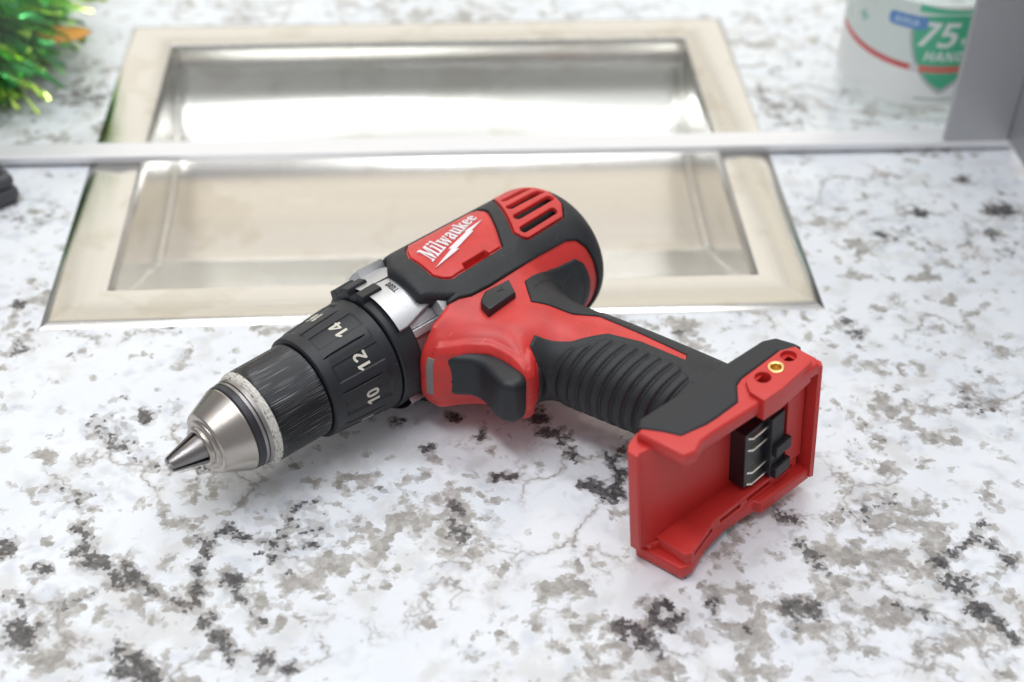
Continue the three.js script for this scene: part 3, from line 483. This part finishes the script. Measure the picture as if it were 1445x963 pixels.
// ---- chuck: sleeve with fine flutes, worn front edge, bands, bright nose cone, three jaws
{
  const wear = wearMap([0.30, 0.30, 0.31], [0.78, 0.77, 0.76], 0, 1, 0.0);
  const fl = tex(1024, 512, (x, y) => {                               // x along the axis, y round it; worn bright along some flutes
    const r = 0.62 * noise(x / 900 + 3, y / 1.5) + 0.30 * noise(x / 420, y / 2.4 + 60), edge = sstep(0.7, 1, x / 1024);
    const nick = sstep(0.44, 0.54, noise(x / 5.5 + 12, y / 3.2)) * sstep(0.0, 0.3, noise(x / 60, y / 30 + 7)) * (0.25 + 0.75 * (1 - sstep(200, 480, x))) , w = clampf(sstep(0.05, 0.42, r + 0.1 * edge) * 0.62 + 0.5 * nick, 0, 1);
    const a = [0.115, 0.12, 0.135], b = [0.74, 0.73, 0.71]; return a.map((v, i) => v + (b[i] - v) * w);
  }, true);
  const rm = fl.clone(); fl.repeat.set(1 / 0.025, 1 / 0.126); fl.offset.set(-0.8, 0); fl.needsUpdate = true;
  const M_sleeve = std({ map: fl, metalness: 0.45, roughness: 0.21 });
  const flute = (x, r, t) => r < 18.6 ? r : r - 0.17 * (1 - Math.pow(Math.abs(Math.sin(t * 68)), 0.7)) * sstep(21.6, 22.4, x) * (1 - sstep(43.6, 44.2, x));
  const chuck = mesh('chuck_sleeve', revolve([[[20.9, 19.2], [21.3, 19.35], [21.8, 19.4]], span(21.8, 19.4, 44, 19.6, 16), [[44, 19.6], [44.4, 18], [45.5, 16]]], 1088, flute), M_sleeve, drill);
  chuck.userData.label = 'black fluted chuck sleeve with worn bright streaks';
  const worn = tex(512, 128, (x, y) => { const v = 0.92 + 0.2 * fbm(x / 9, y / 9, 3), d = sstep(0.18, 0.42, fbm(x / 16 + 30, y / 7, 4)); return [0.86 * v + 0.04 - 0.45 * d * v, 0.845 * v + 0.04 - 0.44 * d * v, 0.81 * v + 0.04 - 0.40 * d * v]; }, true); worn.repeat.set(1 / 0.012, 1 / 0.04); worn.needsUpdate = true;
  mesh('worn_edge', revolve([[[18.1, 17.9], [18.5, 18.45], [19.4, 18.95]], [[19.4, 18.95], [20.3, 19.3], [21, 19.45]]], 128, (x, r, t) => r + 0.05 * noise(x * 2.2, t * 14)), std({ map: worn, metalness: 0.05, roughness: 0.5 }), chuck);
  mesh('chuck_band', revolve([[[11.6, 16], [11.9, 17.0], [12.4, 17.35]], span(12.4, 17.35, 14.4, 17.5, 2), [[14.4, 17.5], [14.7, 17.1], [15, 17.5]], span(15, 17.5, 16, 17.6, 2), [[16, 17.6], [16.3, 17.2], [16.6, 17.75]], span(16.6, 17.75, 18.2, 17.9, 2)], 160), M.ringDark, chuck);
  mesh('wear_band', revolve([[[14.95, 17.52], [15.2, 17.68], [16.02, 17.72]], [[16.65, 17.8], [17.2, 17.98], [18.1, 18.05]]], 160, (x, r, t) => r + 0.03 * noise(x, t * 11)), M.wornGrey, chuck);
  mesh('nose_cone', revolve([[[-2.6, 5.6], [-2.9, 6.4], [-2.9, 7.2]], [[-2.9, 7.2], [-2.7, 7.9], [-2.0, 8.15], [-1.2, 8.2]], [[-1.2, 8.2], [-1.1, 8.9], [-0.9, 9.3]], [[-0.9, 9.3], [-0.6, 9.9], [0, 10.1]], [[0, 10.1], [0.0, 11.6]], [[0, 11.6], [0.15, 12.1], [0.6, 12.5]], span(0.6, 12.5, 10.6, 16.9, 10), [[10.6, 16.9], [11.1, 17.15], [11.5, 17.2]], [[11.5, 17.2], [11.9, 16.2]], [[-2.6, 5.6], [3, 5.6]]], 180), M.nickel, chuck);
  for (let k = 0; k < 3; k++) {                                       // each jaw a third of a tapering pin with flats
    const a0 = (41 + 120 * k) * PI / 180, P = [], I = [], n = 12, prof = [[4, 7.2], [-2.5, 6.8], [-15.1, 3.3], [-15.9, 2.9]];
    for (const [x, r] of prof) { for (let i = 0; i <= n; i++) { const t = a0 + (i / n - 0.5) * 100 * PI / 180, rr = r * (1 - 0.10 * Math.pow(Math.abs(i / n - 0.5) * 2, 2)); P.push(x, rr * Math.cos(t), rr * Math.sin(t)); } P.push(x, 0.35 * Math.cos(a0), 0.35 * Math.sin(a0)); }
    const m = n + 2; for (let j = 0; j < prof.length - 1; j++) for (let i = 0; i < m; i++) { const a = j * m + i, b = j * m + (i + 1) % m, c = a + m, d = b + m; I.push(a, b, c, b, d, c); }
    const e = (prof.length - 1) * m; for (let i = 0; i < n; i++) I.push(e + i, e + i + 1, e + n + 1);
    let g = new THREE.BufferGeometry(); g.setAttribute('position', new THREE.Float32BufferAttribute(P, 3)); g.setAttribute('uv', new THREE.Float32BufferAttribute(P.map((v, i) => v).filter((_, i) => i % 3 < 2).map((v) => v * MM), 2)); g.setIndex(I); g = mm(toCreasedNormals(g, 0.5));
    mesh('jaw', g, M.jaw, chuck);
  }
}
// ---- battery foot: open-fronted shoe with rails, screw boss, terminal block; it leans a little against the motor
{
  const inset = [[145.2, 141.3, 2.9], [152.5, 141.4, 3.0], [160.2, 141.0, 2.9]], holes = inset.map(([x, z, r]) => circle(x, z, r));
  const F = mesh('battery_foot', slab([[90, 126.6], [93, 124.2], [99, 122.6], [162, 127.2], [166, 129], [167.6, 132], [167.6, 137], [150, 135.4], [110, 132.8], [100, 132.2], [95.5, 131.2], [92.2, 130.2], [91.2, 131], [90.2, 130.6]], -22, 27.2, 0.5), M.red, drill);
  F.userData.label = 'red battery foot with open rails and an empty battery bay';
  const R = new THREE.Euler(-0.055, 0, 0.07), piv = new THREE.Vector3(0.095, 0.031, 0.135);
  F.rotation.copy(R); F.position.copy(piv).sub(piv.clone().applyEuler(R));
  const wall = [[96.2, 125.6], [101, 123.6], [162.5, 130], [166.2, 132.4], [167.8, 138], [168, 147.6], [166, 150.6], [160, 149.8], [131, 147], [113, 144.6], [107.5, 144.7], [103.2, 146.4], [98.6, 144.6]];
  mesh('side_wall', slab(wall, 25.4, 31.2, 1.5, [[[140.5, 137.9], [163, 138.4], [163, 145], [140.5, 144.4]]], 4), M.red, F);
  const lower = [[93.6, 126], [98.4, 123.6], [160, 130], [164.2, 132.4], [168.6, 138], [169.6, 146.8], [167, 149], [140.6, 147], [139.6, 144.4], [125, 142.4], [112, 143.6], [101, 146.8], [96.4, 145.6]];
  mesh('side_wall', slab(lower, -31, -25, 1.2, [], 4), M.red, F);
  mesh('corner_fillet', slab([[94.6, 126], [98, 124], [120, 126], [120, 133], [100, 134], [95.6, 131.4]], -27, -21.5, 0.6), M.red, F);
  // upper rail, with a lead-in
  mesh('rail', slab([[100.6, 134], [102.6, 143.4], [107, 143.2], [112.4, 142], [131, 144], [164, 147.2], [164.5, 143], [131, 140.4], [114, 138]], 21.2, 26, 0.8), M.red, F);
  // lower rail: a thick edge with open slots sunk into it
  const edge = (x) => x < 101 ? 146.6 - (101 - x) * 0.6 : x < 119 ? 146.6 - (x - 101) * 0.222 : 142.6 + (x - 119) * 0.045;
  const slots = [[103, 116.6], [121.6, 132.8], [136.4, 149.3], [152.4, 162]];
  const cutEdge = () => { const o = [[98.6, 131], [98.6, edge(98.6)], [101, edge(101)]]; for (const [a, b] of slots) { if (a > 119 && o.every(([x]) => x < 118)) o.push([119, edge(119)]); o.push([a, edge(a)], [a + 0.3, edge(a) - 4.5], [b - 0.3, edge(b) - 4.5], [b, edge(b)]); } o.push([164.5, edge(164.5)], [164.5, 131]); return o; };
  const whole = [[98.6, 131], [98.6, edge(98.6)], [101, edge(101)], [119, edge(119)], [164.5, edge(164.5)], [164.5, 131]];
  mesh('rail', mergeGeometries([slab(whole, -25.6, -23.6, 0.25), slab(cutEdge(), -23.7, -21.4, 0.1), slab(whole, -21.5, -19.4, 0.35)]), M.red, F);
  // rear stop, groove and rim
  mesh('rear_stop', slab([[157, 134], [157, 144.6], [165.6, 145.4], [165.6, 134]], -18.5, 21.4, 0.4), M.red, F);
  mesh('rear_rim', slab([[164.6, 131.5], [166.4, 133.5], [168, 140], [168.4, 148.6], [166.8, 150.4], [165.2, 149.8], [165, 140]].map(([x, z]) => [x + 1.5, z]), -29.5, 28.6, 0.8), M.red, F);
  // rubber cover along the handle side, on both flanks
  const cov = [[97.6, 124.6], [101.5, 121.8], [162, 127.6], [166.6, 130.4], [168.6, 137.4], [168.6, 140.2], [164.6, 140], [160.6, 136], [141, 135.4], [137.4, 136.4], [130.8, 142.2], [119.3, 141.7], [115, 141.2], [104.7, 138.2], [102, 132]];
  mesh('foot_cover', slab(cov, 26, 32, 1.6, [], 5), M.rubber, F);
  mesh('foot_cover', slab(cov.map(([x, z]) => [x - 1.6, z]), -31.7, -27, 1.2, [], 4), M.rubber, F);
  // screw boss: two plain holes and a threaded brass insert
  const B = mesh('screw_boss', slab([[139.6, 138], [136.2, 142.6], [136, 149.2], [144.8, 150], [163, 149.2], [165.2, 147.2], [166, 139.6], [160.4, 136.8], [142, 136.8]], 23, 33, 0.35, holes), M.red, F);
  mesh('screw_insert', mm((() => { const g = new THREE.LatheGeometry([[1.7, -3], [1.7, 0], [2.1, 0.35], [2.95, 0.35], [3.0, 0], [3.0, -3]].map(([r, y]) => new THREE.Vector2(r, y)), 32); g.translate(152.5, 32.8, 141.4); return g; })()), M.brass, B);
  mesh('insert_bottom', mm(new THREE.CylinderGeometry(1.72, 1.72, 0.4, 20).translate(152.5, 30.2, 141.4)), M.brass, B);
  for (const [x, z] of [[145.3, 141.3], [160.3, 141]]) mesh('hole_bottom', mm(new THREE.CylinderGeometry(3.4, 3.4, 0.4, 20).translate(x, 23.4, z)), M.red, B);
  // terminal block
  const T = mesh('terminal_block', bx(136.4, 156, -17.4, 10.2, 130, 141.6, 0.4), M.blackGloss, F);
  T.userData.label = 'black terminal block with four bright contacts';
  mesh('block_body', bx(148, 155.6, -18.4, 12, 131, 144.6, 0.5), M.black, T);
  for (const [y0, y1] of [[-7.6, -2.2], [-18.8, -13]]) mesh('block_rib', bx(149, 158, y0, y1, 132, 146.6, 0.5), M.black, T);
  for (const y of [7.4, 1.4, -10.4, -16.4]) mesh('contact', slab([[149, 142.9], [139.6, 142.9], [137, 140.8], [137, 138], [149, 138]], y - 0.5, y + 0.5, 0.15, [], 1), M.blade, T);
}
// ------------------------------------------------------------------ things around the tray
// sanitizer bottle, behind the bar
{
  const t = thing('sanitizer_bottle', 'clear plastic hand sanitizer bottle with green shield label behind the metal post', 'bottle', [0.2215, 0, -0.7045]);
  const R = 0.0425;
  const wallM = std({ color: rgb(0.98, 0.99, 0.99), transmission: 0.95, thickness: 0, roughness: 0.04 });
  mesh('bottle_wall', new THREE.LatheGeometry([[0.0, 0.003], [0.030, 0.0012], [0.0365, 0.0008], [0.0405, 0.003], [R, 0.0075], [R, 0.13], [0.040, 0.142], [0.026, 0.156], [0.016, 0.162], [0.015, 0.175], [0.0, 0.176]].map(([r, y]) => new THREE.Vector2(r, y)), 64), wallM, t);
  mesh('gel', new THREE.LatheGeometry([[0, 0.009], [0.036, 0.009], [0.0405, 0.0125], [0.0405, 0.118], [0, 0.118]].map(([r, y]) => new THREE.Vector2(r, y)), 48), std({ color: rgb(0.97, 0.985, 0.98), transmission: 0.85, thickness: 0, roughness: 0.06 }), t);
  mesh('cap', new THREE.CylinderGeometry(0.017, 0.018, 0.03, 40).translate(0, 0.19, 0), std({ color: rgb(0.85, 0.85, 0.85), roughness: 0.4 }), t);
  const W = 1024, H = 512;
  const lab = canvasTex(W, H, (c) => {                                 // half of the girth wide, 58 mm high
    c.fillStyle = '#f6f7f7'; c.fillRect(0, 0, W, H);
    c.fillStyle = '#e2ece9'; c.beginPath(); c.moveTo(0, 0); c.lineTo(W, 0); c.lineTo(W, 300); c.quadraticCurveTo(W / 2, 340, 0, 270); c.fill();
    c.fillStyle = '#55c39c'; c.fillRect(560, 0, 464, 40);
    c.fillStyle = '#f0f1ee'; c.beginPath(); c.moveTo(0, 0); c.lineTo(560, 0); c.quadraticCurveTo(700, 26, W, 24); c.lineTo(W, 0); c.fill();
    c.strokeStyle = '#d8595c'; c.lineWidth = 30; c.beginPath(); c.moveTo(110, 262); c.quadraticCurveTo(350, 305, 560, 318); c.lineTo(980, 318); c.stroke();
    const shield = (k) => { c.beginPath(); c.moveTo(720 - 190 * k, 70); c.quadraticCurveTo(720, 20, 720 + 190 * k, 70); c.quadraticCurveTo(720 + 185 * k, 330, 720, 120 + 330 * k); c.quadraticCurveTo(720 - 185 * k, 330, 720 - 190 * k, 70); c.fill(); };
    c.fillStyle = '#b9bcc0'; shield(1.0); c.fillStyle = '#45b98f'; shield(0.92);
    c.fillStyle = '#dd6a5f'; c.fillRect(575, 302, 310, 34); c.fillStyle = '#d9d9d9'; c.beginPath(); c.arc(585, 320, 22, 0, 7); c.fill();
    c.fillStyle = '#e9eeee'; c.save(); c.transform(1, 0, -0.18, 1, 0, 0); c.font = 'bold 172px sans-serif'; c.fillText('75', 596, 205); c.font = 'bold 54px sans-serif'; c.fillText('%', 800, 200);
    c.font = 'bold 66px sans-serif'; c.fillText('HAND', 662, 276); c.restore();
    c.fillStyle = '#5b8fd0'; c.beginPath(); c.roundRect(428, 62, 180, 66, 24); c.fill(); c.fillStyle = '#b9d3ee'; c.font = 'bold 56px sans-serif'; c.fillText('ama', 452, 112);
    c.fillStyle = '#8fc4b8'; c.fillRect(280, 120, 16, 60); c.fillRect(258, 142, 60, 16);
    c.fillStyle = '#a9b6b3'; c.fillRect(160, 150, 10, 70); c.fillRect(610, 470, 200, 10);
  });
  const g = new THREE.CylinderGeometry(R + 0.0002, R + 0.0002, 0.058, 64, 1, true, -1.88, 2.75); g.translate(0, 0.041, 0);
  mesh('label', g, std({ map: lab, roughness: 0.45 }), t);
}
// tinsel garland with an orange ribbon in it
{
  const C = [-0.311, 0.044, -0.709], P = [], Ncol = [], I = [];
  const t = thing('tinsel_garland', 'bushy shiny green tinsel garland at the far left corner behind the bar', 'garland', C);
  const groups = [[], [], []];
  for (let k = 0; k < 3600; k++) {
    const u = rnd() * 2 - 1, a = rnd() * 2 * PI, q = Math.sqrt(1 - u * u), d = new THREE.Vector3(q * Math.cos(a), u * 0.9, q * Math.sin(a));
    const L = 0.038 + 0.025 * rnd(), w = 0.0010 + 0.0014 * rnd(), o = new THREE.Vector3((rnd() - 0.5) * 0.02, (rnd() - 0.5) * 0.016, (rnd() - 0.5) * 0.05);
    const side = new THREE.Vector3(rnd() - 0.5, rnd() - 0.5, rnd() - 0.5).cross(d).normalize(), bend = new THREE.Vector3(rnd() - 0.5, -0.4 * rnd(), rnd() - 0.5).multiplyScalar(0.035), V = [];
    for (let i = 0; i <= 5; i++) { const s = 0.25 + 0.75 * i / 5, p = o.clone().addScaledVector(d, L * s).addScaledVector(bend, s * s); if (p.y + C[1] < 0.0006) p.y = 0.0006 - C[1] + 0.0004 * rnd(); const tw = side.clone().applyAxisAngle(d, i * 0.5 * (rnd() < 0.5 ? 1 : 0.7)); V.push(p.clone().addScaledVector(tw, w), p.clone().addScaledVector(tw, -w)); }
    groups[Math.min(2, Math.floor(rnd() * 3.2))].push(V);
  }
  const cols = [[0.20, 0.68, 0.13], [0.09, 0.46, 0.14], [0.58, 0.85, 0.16]];
  groups.forEach((G, n) => {
    const P = [], I = []; for (const V of G) { const b = P.length / 3; V.forEach((v) => P.push(v.x, v.y, v.z)); for (let i = 0; i < 10; i += 2) I.push(b + i, b + i + 1, b + i + 2, b + i + 1, b + i + 3, b + i + 2); }
    const g = new THREE.BufferGeometry(); g.setAttribute('position', new THREE.Float32BufferAttribute(P, 3)); g.setIndex(I); g.computeVertexNormals();
    const m = mesh('tinsel_strands', g, std({ color: rgb(...cols[n]), metalness: 0.85, roughness: 0.16 }), t); m.userData.kind = 'stuff';
  });
  const core = new THREE.TubeGeometry(new THREE.CatmullRomCurve3([[-0.01, 0, -0.03], [0, 0.004, 0], [-0.006, 0, 0.03]].map((v) => new THREE.Vector3(...v))), 20, 0.004, 8);
  mesh('garland_core', core, std({ color: rgb(0.06, 0.34, 0.08), roughness: 0.7 }), t);
  const s = new THREE.Shape([[0, -0.006], [0.020, -0.0085], [0.038, -0.0055], [0.047, 0.001], [0.038, 0.0062], [0.018, 0.0075], [0, 0.005]].map(([x, y]) => new THREE.Vector2(x, y)));
  const og = new THREE.ExtrudeGeometry(s, { depth: 0.0012, bevelEnabled: true, bevelSize: 0.0004, bevelThickness: 0.0004, bevelSegments: 2 }); og.rotateX(-PI / 2 + 0.35);
  const o = mesh('orange_ribbon', og, std({ color: rgb(0.80, 0.36, 0.045), roughness: 0.4 })); o.scale.setScalar(0.68); o.position.set(-0.264, 0.028, -0.694); o.rotation.y = 0.1;
  o.userData = { label: 'short orange pointed ribbon sticking out of the green tinsel', category: 'ribbon' };
}
// dark case at the left edge, before the bar
{
  const t = thing('dark_case', 'dark grey rounded flat case cut off by the left edge before the pale bar', 'case', [-0.2885, 0, -0.575], 0.72);
  const half = (y0, y1, in_) => { const g = new RoundedBoxGeometry(0.072 - in_, y1 - y0, 0.060 - in_, 4, 0.0045); g.translate(0, (y0 + y1) / 2, 0); return g; };
  const m = std({ color: rgb(0.075, 0.075, 0.085), roughness: 0.5 });
  mesh('lower_shell', half(0, 0.0095, 0), m, t); mesh('upper_shell', half(0.0085, 0.016, 0.002), m, t);
  mesh('top_pad', new RoundedBoxGeometry(0.062, 0.002, 0.050, 3, 0.0009).translate(0, 0.0163, 0), std({ color: rgb(0.025, 0.026, 0.032), roughness: 0.55 }), t);
}
renderer.render(scene, camera);
